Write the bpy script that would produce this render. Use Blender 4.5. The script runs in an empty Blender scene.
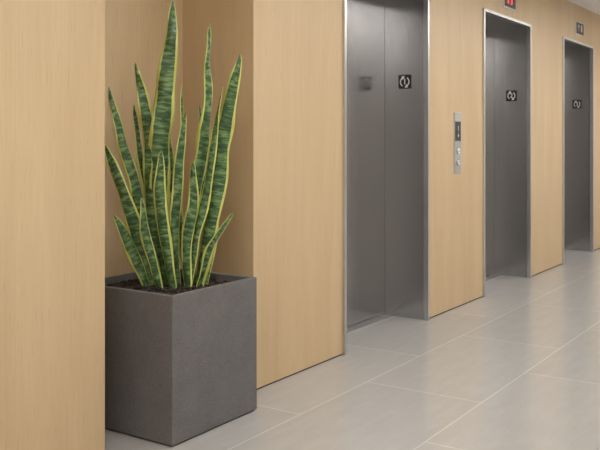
import bpy, bmesh, math, random
from mathutils import Vector, Matrix
random.seed(4)
S=bpy.context.scene
S.view_settings.view_transform='Standard'
C=bpy.context.collection
def srgb(r,g,b):
    f=lambda c:(c/255/12.92) if c/255<=0.04045 else ((c/255+0.055)/1.055)**2.4
    return (f(r),f(g),f(b),1)
def newmat(n):
    m=bpy.data.materials.new(n); m.use_nodes=True
    return m,m.node_tree.nodes,m.node_tree.links,m.node_tree.nodes['Principled BSDF']
def simple(n,col,rough=.5,metal=0,em=None,es=0):
    m,N,L,B=newmat(n); B.inputs['Roughness'].default_value=rough; B.inputs['Metallic'].default_value=metal
    t=N.new('ShaderNodeTexNoise'); t.inputs['Scale'].default_value=40
    tc=N.new('ShaderNodeTexCoord'); L.new(tc.outputs['Object'],t.inputs['Vector'])
    r=N.new('ShaderNodeValToRGB'); a=[c*.93 for c in col[:3]]+[1]; b=[min(1,c*1.07) for c in col[:3]]+[1]
    r.color_ramp.elements[0].color=a; r.color_ramp.elements[1].color=b
    L.new(t.outputs['Fac'],r.inputs['Fac']); L.new(r.outputs['Color'],B.inputs['Base Color'])
    if em: B.inputs['Emission Color'].default_value=em; B.inputs['Emission Strength'].default_value=es
    return m
# ---------- wood veneer
def wood():
    m,N,L,B=newmat('maple_veneer')
    tc=N.new('ShaderNodeTexCoord')
    def noise(sc,scale,det=4,rough=.55,dist=0):
        mp=N.new('ShaderNodeMapping'); mp.inputs['Scale'].default_value=sc
        L.new(tc.outputs['Object'],mp.inputs['Vector'])
        t=N.new('ShaderNodeTexNoise'); t.inputs['Scale'].default_value=scale; t.inputs['Detail'].default_value=det
        t.inputs['Roughness'].default_value=rough; t.inputs['Distortion'].default_value=dist
        L.new(mp.outputs[0],t.inputs['Vector']); return t
    n1=noise((1,1,.09),5,3,.5,1.2); n2=noise((1,1,.02),110,4,.6); n3=noise((1,1,.25),2.2,2)
    r=N.new('ShaderNodeValToRGB'); e=r.color_ramp.elements
    e[0].position=.28; e[0].color=srgb(196,168,128); e[1].position=.72; e[1].color=srgb(217,191,152)
    mx=N.new('ShaderNodeMath'); mx.operation='MULTIPLY_ADD'; mx.inputs[1].default_value=.5
    L.new(n1.outputs['Fac'],mx.inputs[0])
    m2=N.new('ShaderNodeMath'); m2.operation='MULTIPLY_ADD'; m2.inputs[1].default_value=.25
    L.new(n2.outputs['Fac'],m2.inputs[0])
    m3=N.new('ShaderNodeMath'); m3.operation='MULTIPLY'; m3.inputs[1].default_value=.25
    L.new(n3.outputs['Fac'],m3.inputs[0]); L.new(m3.outputs[0],m2.inputs[2]); L.new(m2.outputs[0],mx.inputs[2])
    L.new(mx.outputs[0],r.inputs['Fac'])
    n4=noise((1,1,.05),190,2,.5)
    fr=N.new('ShaderNodeMapRange'); fr.inputs['From Min'].default_value=.6; fr.inputs['From Max'].default_value=.75; fr.inputs['To Max'].default_value=.4
    L.new(n4.outputs['Fac'],fr.inputs['Value'])
    mm=N.new('ShaderNodeMix'); mm.data_type='RGBA'; L.new(fr.outputs[0],mm.inputs['Factor']); L.new(r.outputs['Color'],mm.inputs['A']); mm.inputs['B'].default_value=srgb(172,140,102)
    L.new(mm.outputs['Result'],B.inputs['Base Color'])
    B.inputs['Roughness'].default_value=.45
    return m
WOOD=wood()
def metal(name,col,rough,var=.03):
    m,N,L,B=newmat(name)
    tc=N.new('ShaderNodeTexCoord'); mp=N.new('ShaderNodeMapping')
    mp.inputs['Scale'].default_value=(1,1,.006)
    t=N.new('ShaderNodeTexNoise'); t.inputs['Scale'].default_value=500; t.inputs['Detail'].default_value=2
    L.new(tc.outputs['Object'],mp.inputs[0]); L.new(mp.outputs[0],t.inputs['Vector'])
    r=N.new('ShaderNodeValToRGB'); r.color_ramp.elements[0].color=[c*(1-var) for c in col[:3]]+[1]; r.color_ramp.elements[1].color=[c*(1+var) for c in col[:3]]+[1]
    L.new(t.outputs['Fac'],r.inputs['Fac']); L.new(r.outputs['Color'],B.inputs['Base Color'])
    mr=N.new('ShaderNodeMapRange'); mr.inputs['To Min'].default_value=rough-.015; mr.inputs['To Max'].default_value=rough+.015
    L.new(t.outputs['Fac'],mr.inputs['Value']); L.new(mr.outputs[0],B.inputs['Roughness'])
    B.inputs['Metallic'].default_value=1
    return m
STEEL=metal('brushed_steel_door',(.49,.485,.485),.2,.06)
JAMB=metal('brushed_steel_jamb',(.50,.495,.49),.24,.06)
TRIM=metal('satin_steel_trim',(.64,.635,.63),.34)
BLACK=simple('black_plastic',(.008,.008,.009,1),.3)
WHITE=simple('white_print',(.85,.85,.85,1),.5)
RED=simple('red_led',(.4,.02,.02,1),.5,0,(1,.05,.05,1),2.5)
DARK=simple('dark_base_and_shadow_gap',(.03,.027,.024,1),.7)  # near-black for base parts and for painted-in shadow gaps
PAINT=simple('warm_white_paint',srgb(234,232,229),.7)
CEIL=simple('ceiling_paint',srgb(240,238,236),.8)
# ---------- floor tile
def floor_mat():
    m,N,L,B=newmat('porcelain_tile')
    tc=N.new('ShaderNodeTexCoord'); mp=N.new('ShaderNodeMapping'); mp.inputs['Location'].default_value=(-3.05+1.2*4,-1.44+.6*6,0)
    L.new(tc.outputs['Object'],mp.inputs[0])
    b=N.new('ShaderNodeTexBrick'); b.offset=.5; b.inputs['Scale'].default_value=1
    b.inputs['Brick Width'].default_value=1.2; b.inputs['Row Height'].default_value=.6
    b.inputs['Mortar Size'].default_value=.0030; b.inputs['Mortar Smooth'].default_value=.1
    b.inputs['Color1'].default_value=srgb(172,170,167); b.inputs['Color2'].default_value=srgb(177,174,171)
    b.inputs['Mortar'].default_value=srgb(200,197,193)
    L.new(mp.outputs[0],b.inputs['Vector'])
    mp2=N.new('ShaderNodeMapping'); mp2.inputs['Scale'].default_value=(1,4,1); L.new(tc.outputs['Object'],mp2.inputs[0])
    t=N.new('ShaderNodeTexNoise'); t.inputs['Scale'].default_value=4; t.inputs['Detail'].default_value=9; t.inputs['Roughness'].default_value=.7
    L.new(mp2.outputs[0],t.inputs['Vector'])
    r=N.new('ShaderNodeValToRGB'); r.color_ramp.elements[0].position=.3;r.color_ramp.elements[0].color=(.93,.93,.93,1)
    r.color_ramp.elements[1].position=.7;r.color_ramp.elements[1].color=(1.03,1.03,1.025,1)
    L.new(t.outputs['Fac'],r.inputs['Fac'])
    x=N.new('ShaderNodeMix'); x.data_type='RGBA'; x.blend_type='MULTIPLY'; x.inputs['Factor'].default_value=1
    L.new(b.outputs['Color'],x.inputs['A']); L.new(r.outputs['Color'],x.inputs['B']); L.new(x.outputs['Result'],B.inputs['Base Color'])
    B.inputs['Roughness'].default_value=.21
    return m
FLOOR=floor_mat()
def concrete():
    m,N,L,B=newmat('dark_fibre_cement')
    tc=N.new('ShaderNodeTexCoord')
    a=N.new('ShaderNodeTexNoise'); a.inputs['Scale'].default_value=7; a.inputs['Detail'].default_value=8; a.inputs['Roughness'].default_value=.7
    c=N.new('ShaderNodeTexNoise'); c.inputs['Scale'].default_value=260; c.inputs['Detail'].default_value=3
    for t in(a,c): L.new(tc.outputs['Object'],t.inputs['Vector'])
    ad=N.new('ShaderNodeMath'); ad.operation='MULTIPLY_ADD'; ad.inputs[1].default_value=.65
    ml=N.new('ShaderNodeMath'); ml.operation='MULTIPLY'; ml.inputs[1].default_value=.35
    L.new(c.outputs['Fac'],ad.inputs[0]); L.new(a.outputs['Fac'],ml.inputs[0]); L.new(ml.outputs[0],ad.inputs[2])
    r=N.new('ShaderNodeValToRGB'); e=r.color_ramp.elements; e[0].position=.34;e[0].color=srgb(90,87,86);e[1].position=.66;e[1].color=srgb(120,117,115)
    L.new(ad.outputs[0],r.inputs['Fac']); L.new(r.outputs['Color'],B.inputs['Base Color'])
    bp=N.new('ShaderNodeBump'); bp.inputs['Strength'].default_value=.1; bp.inputs['Distance'].default_value=.002
    L.new(c.outputs['Fac'],bp.inputs['Height']); L.new(bp.outputs[0],B.inputs['Normal'])
    B.inputs['Roughness'].default_value=.7
    return m
CONC=concrete()

# ---------- helpers
def mesh_boxes(name,boxes,mat,bevel=0,parent=None,mats=None):
    bm=bmesh.new()
    for b in boxes:
        x0,x1,y0,y1,z0,z1=b[:6]
        M=Matrix.Translation(((x0+x1)/2,(y0+y1)/2,(z0+z1)/2))@Matrix.Diagonal((x1-x0,y1-y0,z1-z0,1))
        bmesh.ops.create_cube(bm,size=1,matrix=M)
    me=bpy.data.meshes.new(name); bm.to_mesh(me); bm.free()
    o=bpy.data.objects.new(name,me); C.objects.link(o); me.materials.append(mat)
    if bevel:
        md=o.modifiers.new('bevel','BEVEL'); md.width=bevel; md.segments=3
    if parent: o.parent=parent
    return o
def empty(name,loc=(0,0,0)):
    e=bpy.data.objects.new(name,None); C.objects.link(e); e.location=loc; e.empty_display_size=.1; return e

WY=2.41; H=2.6; BK=2.86
AX0,AX1=2.253,3.2
E=[(4.03,5.14),(6.125,7.235),(8.20,9.31)]
EH=2.222
XL,XR=-2.5,11.0; YO=-1.9
# ---------- shell
mesh_boxes('floor',[(XL-.1,XR+.1,YO-.1,3.1,-.1,0)],FLOOR)
mesh_boxes('ceiling',[(XL-.1,XR+.1,YO-.1,3.1,H,H+.1)],CEIL)
segs=[(XL,AX0),(AX1,E[0][0]),(E[0][1],E[1][0]),(E[1][1],E[2][0]),(E[2][1],XR)]
g=.008
bx=[(a,b,WY,BK,g,H) for a,b in segs]+[(a,b,WY,BK,EH,H) for a,b in E]+[(XL,XR,BK,BK+.12,g,H)]
mesh_boxes('wall_elevator_side',bx,WOOD,.0012)
mesh_boxes('toe_shadow_line_elevator_side',[(a+.006,b-.006,WY+.006,BK,0,g) for a,b in segs]+[(AX0,AX1,BK+.004,BK+.05,0,g)],DARK)  # dark recessed strip paints in the shadow line under the wood
mesh_boxes('wall_opposite',[(XL,XR,YO-.1,YO,0,H)],PAINT)
mesh_boxes('baseboard_opposite',[(XL,XR,YO,YO+.012,0,.08)],DARK)
mesh_boxes('wall_corridor_near',[(XL-.1,XL,YO-.1,BK+.12,0,H)],PAINT)
mesh_boxes('wall_corridor_far',[(XR,XR+.1,YO-.1,BK+.12,0,H)],PAINT)

# ---------- text/glyph
def text(name,s,size,loc,rot,mat,parent):
    cu=bpy.data.curves.new(name,'FONT'); cu.body=s; cu.size=size; cu.align_x='CENTER'; cu.align_y='CENTER'; cu.extrude=.0006; cu.offset=size*.012
    o=bpy.data.objects.new(name,cu); C.objects.link(o); o.location=loc; o.rotation_euler=rot; cu.materials.append(mat); o.parent=parent; return o
def arcs(name,cx,cy,cz,r,w,parent,mat):
    bm=bmesh.new()
    for sgn in(-1,1):
        prev=None
        for i in range(13):
            a=math.radians(-58+116*i/12)
            ps=[bm.verts.new((cx,cy+sgn*rr*math.cos(a),cz+rr*math.sin(a))) for rr in(r-w,r)]
            if prev: bm.faces.new((prev[0],prev[1],ps[1],ps[0]))
            prev=ps
        a=math.radians(58*sgn)
        c=Vector((cx,cy+sgn*(r-w/2)*math.cos(a),cz+(r-w/2)*math.sin(a)))
        k=w*1.6
        vs=[bm.verts.new(c+Vector((0,p*k*-sgn,q*k))) for p,q in((1.4,sgn*.9),(-.6,sgn*.9),(.2,-sgn*1.1))]
        bm.faces.new(vs)
    me=bpy.data.meshes.new(name); bm.to_mesh(me); bm.free(); me.materials.append(mat)
    o=bpy.data.objects.new(name,me); C.objects.link(o); o.parent=parent
    md=o.modifiers.new('s','SOLIDIFY'); md.thickness=.0006
    return o
# ---------- elevators
for i,(a,b) in enumerate(E):
    e=empty('elevator')
    fw=.022; pr=.014; DY=2.725
    mesh_boxes('portal_trim',[(a,a+fw,WY-pr,WY+.02,0,EH),(b-fw,b,WY-pr,WY+.02,0,EH),(a+fw,b-fw,WY-pr,WY+.02,EH-fw,EH)],TRIM,.001,e)
    mesh_boxes('jamb_lining',[(a+.001,a+fw-.004,WY+.02,DY+.06,0,EH-.001),(b-fw+.004,b-.001,WY+.02,DY+.06,0,EH-.001),(a+fw-.004,b-fw+.004,WY+.02,DY+.06,EH-fw+.004,EH-.001)],JAMB,0,e)
    mid=(a+b)/2
    mesh_boxes('door_leaf_left',[(a+fw-.002,mid-.0015,DY,DY+.035,.006,EH-fw+.002)],STEEL,.0015,e)
    mesh_boxes('door_leaf_right',[(mid+.0015,b-fw+.002,DY,DY+.035,.006,EH-fw+.002)],STEEL,.0015,e)
    mesh_boxes('door_backing',[(a+fw,b-fw,DY+.036,DY+.05,0,EH-fw)],BLACK,0,e)
    mesh_boxes('sill',[(a+fw-.004,b-fw+.004,DY-.05+k*.018,DY-.038+k*.018,0,.004) for k in range(5)],TRIM,.0005,e)
    mesh_boxes('sill_base',[(a+fw-.004,b-fw+.004,DY-.052,DY+.036,0,.0015)],DARK,0,e)
    px=b-fw+.004
    mesh_boxes('jamb_plate',[(px-.003,px,2.522,2.618,1.555,1.650)],BLACK,.001,e)
    arcs('plate_symbol',px-.0036,2.570,1.602,.036,.008,e,WHITE)
    text('plate_digit',str(i+1),.055,(px-.0036,2.570,1.602),(math.pi/2,0,-math.pi/2),WHITE,e)
    qx=a+fw-.004
    mesh_boxes('jamb_plate_left',[(qx,qx+.003,2.522,2.618,1.555,1.650)],BLACK,.001,e)
    arcs('plate_symbol_left',qx+.0036,2.570,1.602,.036,.008,e,WHITE)
    text('plate_digit_left',str(i+1),.055,(qx+.0036,2.570,1.602),(math.pi/2,0,math.pi/2),WHITE,e)
    d=empty('floor_indicator_display')
    mx=mid+.02
    mesh_boxes('bezel',[(mx-.14,mx+.14,WY-.012,WY,2.29,2.425)],TRIM,.002,d)
    mesh_boxes('screen',[(mx-.130,mx+.130,WY-.0145,WY-.012,2.300,2.415)],BLACK,.001,d)
    if i==2:
        text('arrow_up','\u2191',.09,(mx-.05,WY-.0152,2.357),(math.pi/2,0,0),WHITE,d); text('digits','8',.10,(mx+.05,WY-.0152,2.357),(math.pi/2,0,0),WHITE,d)
    else:
        text('digits','3',.09,(mx+.03,WY-.0152,2.357),(math.pi/2,0,0),RED,d)
        mesh_boxes('arrow_bar',[(mx-.06,mx-.04,WY-.0155,WY-.0145,2.33,2.385)],RED,0,d)
# ---------- call panel
c=empty('elevator_call_panel'); cx=5.637
mesh_boxes('faceplate',[(cx-.062,cx+.062,WY-.006,WY,.965,1.405)],TRIM,.002,c)
mesh_boxes('display',[(cx-.046,cx+.046,WY-.009,WY-.006,1.20,1.34)],BLACK,.001,c)
text('display_digit','1',.05,(cx,WY-.0096,1.29),(math.pi/2,0,0),WHITE,c)
text('display_arrow','\u2193',.04,(cx,WY-.0096,1.24),(math.pi/2,0,0),WHITE,c)
def disc(name,x,y,z,r,d,mat,parent,seg=40):
    bm=bmesh.new(); bmesh.ops.create_cone(bm,cap_ends=True,segments=seg,radius1=r,radius2=r*.92,depth=d,matrix=Matrix.Translation((x,y,z))@Matrix.Rotation(math.pi/2,4,'X'))
    me=bpy.data.meshes.new(name); bm.to_mesh(me); bm.free(); me.materials.append(mat); o=bpy.data.objects.new(name,me); C.objects.link(o); o.parent=parent
for z,s,n in((1.13,1,'up'),(1.045,-1,'down')):
    disc('button_ring_'+n,cx,WY-.007,z,.023,.003,BLACK,c)
    disc('button_'+n,cx,WY-.010,z,.0195,.006,WHITE,c)
    bm=bmesh.new(); vs=[bm.verts.new((cx+x,WY-.0136,z+s*y)) for x,y in((-.01,-.007),(.01,-.007),(0,.01))]; bm.faces.new(vs)
    me=bpy.data.meshes.new('arrow'); bm.to_mesh(me); bm.free(); me.materials.append(BLACK); o=bpy.data.objects.new('button_arrow_'+n,me); C.objects.link(o); o.parent=c

# ---------- planter with plant
PX0,PX1,PY0,PY1,PH=2.437,2.990,2.232,2.785,.594
planter=empty('snake_plant_in_planter')
bm=bmesh.new()
t=.022
def ring(x0,x1,y0,y1,z): return [bm.verts.new(v) for v in((x0,y0,z),(x1,y0,z),(x1,y1,z),(x0,y1,z))]
r0=ring(PX0,PX1,PY0,PY1,.006); r1=ring(PX0,PX1,PY0,PY1,PH); r2=ring(PX0+t,PX1-t,PY0+t,PY1-t,PH); r3=ring(PX0+t,PX1-t,PY0+t,PY1-t,.42)
for A,Bq in((r0,r1),(r1,r2),(r2,r3)):
    for k in range(4): bm.faces.new((A[k],A[(k+1)%4],Bq[(k+1)%4],Bq[k]))
bm.faces.new(r0[::-1]); bm.faces.new(r3)
bmesh.ops.recalc_face_normals(bm,faces=bm.faces)
me=bpy.data.meshes.new('planter_box'); bm.to_mesh(me); bm.free(); me.materials.append(CONC)
o=bpy.data.objects.new('planter_box',me); C.objects.link(o); o.parent=planter
md=o.modifiers.new('b','BEVEL'); md.width=.004; md.segments=3
mesh_boxes('planter_foot_shadow_gap',[(PX0+.01,PX1-.01,PY0+.01,PY1-.01,0,.007)],DARK,0,planter)  # recessed foot, coloured near-black to paint in the shadow gap as well
SOIL=simple('potting_soil',(.018,.013,.010,1),.95)
bm=bmesh.new(); bmesh.ops.create_grid(bm,x_segments=60,y_segments=60,size=.5)
from mathutils import noise
for v in bm.verts:
    v.co.x=(PX0+PX1)/2+v.co.x*(PX1-PX0-2*t); v.co.y=(PY0+PY1)/2+v.co.y*(PY1-PY0-2*t)
    v.co.z=.562+.012*noise.noise(v.co*30)+.008*noise.noise(v.co*70)
me=bpy.data.meshes.new('soil'); bm.to_mesh(me)
bm.free(); me.materials.append(SOIL); o=bpy.data.objects.new('soil',me); C.objects.link(o); o.parent=planter
bm=bmesh.new()
for k in range(420):
    x=random.uniform(PX0+.035,PX1-.035); y=random.uniform(PY0+.035,PY1-.035); s=random.uniform(.005,.013)
    bmesh.ops.create_icosphere(bm,subdivisions=1,radius=s,matrix=Matrix.Translation((x,y,.569))@Matrix.Rotation(random.random()*6,4,'Z')@Matrix.Diagonal((1.3,.8,.6,1)))
me=bpy.data.meshes.new('bark_chips'); bm.to_mesh(me); bm.free(); me.materials.append(simple('bark',(.035,.024,.017,1),.9)); o=bpy.data.objects.new('bark_chips',me); C.objects.link(o); o.parent=planter

def leafmat():
    m,N,L,B=newmat('variegated_leaf')
    uv=N.new('ShaderNodeUVMap'); sp=N.new('ShaderNodeSeparateXYZ'); L.new(uv.outputs[0],sp.inputs[0])
    oi=N.new('ShaderNodeObjectInfo')
    cb=N.new('ShaderNodeCombineXYZ')
    def math_(op,a,b):
        n=N.new('ShaderNodeMath'); n.operation=op
        for i,v in enumerate((a,b)):
            if v is None: continue
            if isinstance(v,(int,float)): n.inputs[i].default_value=v
            else: L.new(v,n.inputs[i])
        return n.outputs[0]
    L.new(math_('MULTIPLY',sp.outputs['X'],1.2),cb.inputs[0]); L.new(math_('MULTIPLY',sp.outputs['Y'],66),cb.inputs[1]); L.new(math_('MULTIPLY',oi.outputs['Random'],50),cb.inputs[2])
    t=N.new('ShaderNodeTexNoise'); t.inputs['Scale'].default_value=1; t.inputs['Detail'].default_value=3; t.inputs['Roughness'].default_value=.55; t.inputs['Distortion'].default_value=.35
    L.new(cb.outputs[0],t.inputs['Vector'])
    r=N.new('ShaderNodeValToRGB'); e=r.color_ramp.elements
    e[0].position=.40; e[0].color=srgb(48,76,44); e[1].position=.63; e[1].color=srgb(124,150,98)
    x=e.new(.51); x.color=srgb(78,110,64)
    L.new(t.outputs['Fac'],r.inputs['Fac'])
    d=math_('ABSOLUTE',math_('SUBTRACT',sp.outputs['X'],.5),None)
    cb2=N.new('ShaderNodeCombineXYZ'); L.new(math_('MULTIPLY',sp.outputs['Y'],12),cb2.inputs[1]); L.new(math_('MULTIPLY',sp.outputs['X'],3),cb2.inputs[0]); L.new(math_('MULTIPLY',oi.outputs['Random'],31),cb2.inputs[2])
    t2=N.new('ShaderNodeTexNoise'); t2.inputs['Scale'].default_value=1; t2.inputs['Detail'].default_value=3; L.new(cb2.outputs[0],t2.inputs['Vector'])
    dd=math_('ADD',d,math_('MULTIPLY',math_('SUBTRACT',t2.outputs['Fac'],.5),.18))
    mr=N.new('ShaderNodeMapRange'); mr.inputs['From Min'].default_value=.355; mr.inputs['From Max'].default_value=.38; L.new(dd,mr.inputs['Value'])
    mx=N.new('ShaderNodeMix'); mx.data_type='RGBA'; L.new(mr.outputs[0],mx.inputs['Factor']); L.new(r.outputs['Color'],mx.inputs['A']); mx.inputs['B'].default_value=srgb(204,208,112)
    L.new(mx.outputs['Result'],B.inputs['Base Color']); B.inputs['Roughness'].default_value=.36
    return m
LEAF=leafmat()
th=math.radians(33.8); Rv=Vector((math.sin(th),-math.cos(th),0)); Fv=Vector((math.cos(th),math.sin(th),0))
ROOT=Vector((2.765,2.475,0))
K=.00439
def leaf(idx,pts,W,phi,tw):
    P=[Vector((l,dp,z)) for l,dp,z in pts]
    n=72; m=8
    def cr(u):
        k=len(P)-1; s=min(int(u*k),k-1); f=u*k-s
        p0=P[max(s-1,0)];p1=P[s];p2=P[s+1];p3=P[min(s+2,k)]
        return .5*((2*p1)+(p2-p0)*f+(2*p0-5*p1+4*p2-p3)*f*f+(3*p1-p0-3*p2+p3)*f**3)
    bm=bmesh.new(); uvl=bm.loops.layers.uv.new('UVMap'); rows=[]; ln=0; prev=None
    ph=random.random()*6; wav=random.uniform(.6,1.5)
    tot=sum((P[i+1]-P[i]).length for i in range(len(P)-1))
    for i in range(n+1):
        u=i/n; c=cr(u); tan=(cr(min(u+.01,1))-cr(max(u-.01,0))).normalized()
        c=c+Vector((.005*wav*math.sin(u*tot*10+ph)*min(1,u*3),0,0))
        if prev is not None: ln+=(c-prev).length
        prev=c
        w=W*(.50+.50*min(1,u/.45)**.8)
        if u>.55: w*=max(0,(1-((u-.55)/.45)**1.8))**.8
        w=max(w,.0012)
        a=phi+tw*u+.26*wav*math.sin(u*tot*8+ph)
        sd=Vector((math.cos(a),math.sin(a),0)); sd=(sd-tan*sd.dot(tan)).normalized(); nn=tan.cross(sd).normalized()
        row=[]
        for j in range(m+1):
            s=(j/m-.5)*2
            side=1+.10*wav*math.sin(u*tot*23+ph+(0 if s>0 else 2.1))*abs(s)
            off=(.30*(1-u)+.07)*w*s*s
            off+=.14*wav*W*abs(s)**2*math.sin(u*tot*26+ph+(0 if s>0 else 1.7))*min(1,u*3)*(1 if u<.9 else (1-u)*10)
            q=c+sd*(s*side*w/2)+nn*off
            wv=ROOT+Rv*q.x+Fv*q.y+Vector((0,0,q.z))
            row.append((bm.verts.new(wv),(j/m,ln)))
        rows.append(row)
    for i in range(n):
        for j in range(m):
            q=[rows[i][j],rows[i][j+1],rows[i+1][j+1],rows[i+1][j]]
            f=bm.faces.new([x[0] for x in q]); f.smooth=True
            for l,x in zip(f.loops,q): l[uvl].uv=x[1]
    me=bpy.data.meshes.new('leaf'); bm.to_mesh(me); bm.free(); me.materials.append(LEAF)
    o=bpy.data.objects.new('leaf_%02d'%idx,me); C.objects.link(o); o.parent=planter
    md=o.modifiers.new('s','SOLIDIFY'); md.thickness=.0025; md.offset=0
L_=lambda pts:[((x-182)*K,d,1.2-(y-141)*K) for x,y,d in pts]
LV=[
 ([(168,292,0),(158,200,0),(166,90,.0),(172,-1,.02)],.094,.0,.25),
 ([(192,292,.02),(194,210,.02),(207,110,.03),(209,22,.03)],.062,.25,.7),
 ([(197,292,-.02),(214,205,-.02),(226,130,-.03),(240,54,-.03)],.082,-.2,.5),
 ([(158,292,.0),(152,220,.0),(146,130,.01),(136,62,.02)],.066,.3,-.6),
 ([(152,292,.03),(142,225,.03),(124,150,.03),(107,86,.03)],.056,.1,.5),
 ([(157,292,-.03),(143,255,-.03),(127,195,-.04),(106,143,-.04)],.062,-.2,.3),
 ([(152,292,-.05),(142,268,-.05),(131,240,-.05),(118,214,-.06)],.056,.3,.2),
 ([(197,292,-.04),(207,262,-.05),(218,238,-.06),(236,211,-.07)],.036,.5,.2),
 ([(180,292,-.04),(176,235,-.05),(181,170,-.05),(187,112,-.04)],.050,.5,-.4),
 ([(186,292,.05),(180,230,.06),(166,150,.07),(156,90,.07)],.042,.5,.6),
 ([(190,292,-.06),(198,235,-.07),(211,170,-.07),(224,88,-.06)],.042,.1,-.9),
 ([(176,292,-.07),(168,240,-.08),(162,190,-.08),(164,150,-.08)],.058,-.3,.6),
 ([(201,292,.04),(207,230,.05),(200,160,.06),(199,104,.07)],.056,.3,.6),
 ([(190,292,-.08),(188,245,-.09),(196,200,-.09),(197,160,-.09)],.052,-.3,.5),
 ([(172,292,.06),(172,210,.06),(180,150,.07),(180,84,.07)],.040,.8,.6),
 ([(204,292,.0),(212,250,.0),(216,205,.02),(222,168,.02)],.040,.4,-.5),
 ([(162,292,.06),(150,225,.07),(140,165,.07),(131,104,.07)],.046,.4,.4),
 ([(164,292,-.08),(156,262,-.09),(148,228,-.09),(146,196,-.09)],.044,-.1,.4),
]
for i,(p,w,a,tw) in enumerate(LV): leaf(i,L_(p),w,a,tw)

# ---------- added ceiling lights, out of view, to light the lobby
LENS=bpy.data.materials.new('added_light_lens'); LENS.use_nodes=True
B=LENS.node_tree.nodes['Principled BSDF']; B.inputs['Base Color'].default_value=(.9,.9,.9,1); B.inputs['Emission Color'].default_value=(1,.975,.94,1); B.inputs['Emission Strength'].default_value=13.0
for k in range(7):
    x=-1.4+k*1.9
    p=empty('added_ceiling_light_panel')
    y0,y1=.5,1.1; x0,x1=x-.6,x+.6
    mesh_boxes('panel_frame',[(x0-.02,x1+.02,y0-.02,y0,H-.02,H),(x0-.02,x1+.02,y1,y1+.02,H-.02,H),(x0-.02,x0,y0,y1,H-.02,H),(x1,x1+.02,y0,y1,H-.02,H)],TRIM,0,p)
    mesh_boxes('lens',[(x0,x1,y0,y1,H-.012,H-.001)],LENS,0,p)
w=bpy.data.worlds.new('World'); S.world=w; w.use_nodes=True
w.node_tree.nodes['Background'].inputs[0].default_value=(.9,.92,1,1); w.node_tree.nodes['Background'].inputs[1].default_value=.3
# ---------- camera
cd=bpy.data.cameras.new('camera'); co=bpy.data.objects.new('camera',cd); C.objects.link(co)
cd.sensor_width=36; cd.lens=50.16; cd.shift_y=-.14; cd.clip_start=.05
co.location=(0,0,1.2); co.rotation_euler=(math.pi/2,0,th-math.pi/2)
S.camera=co
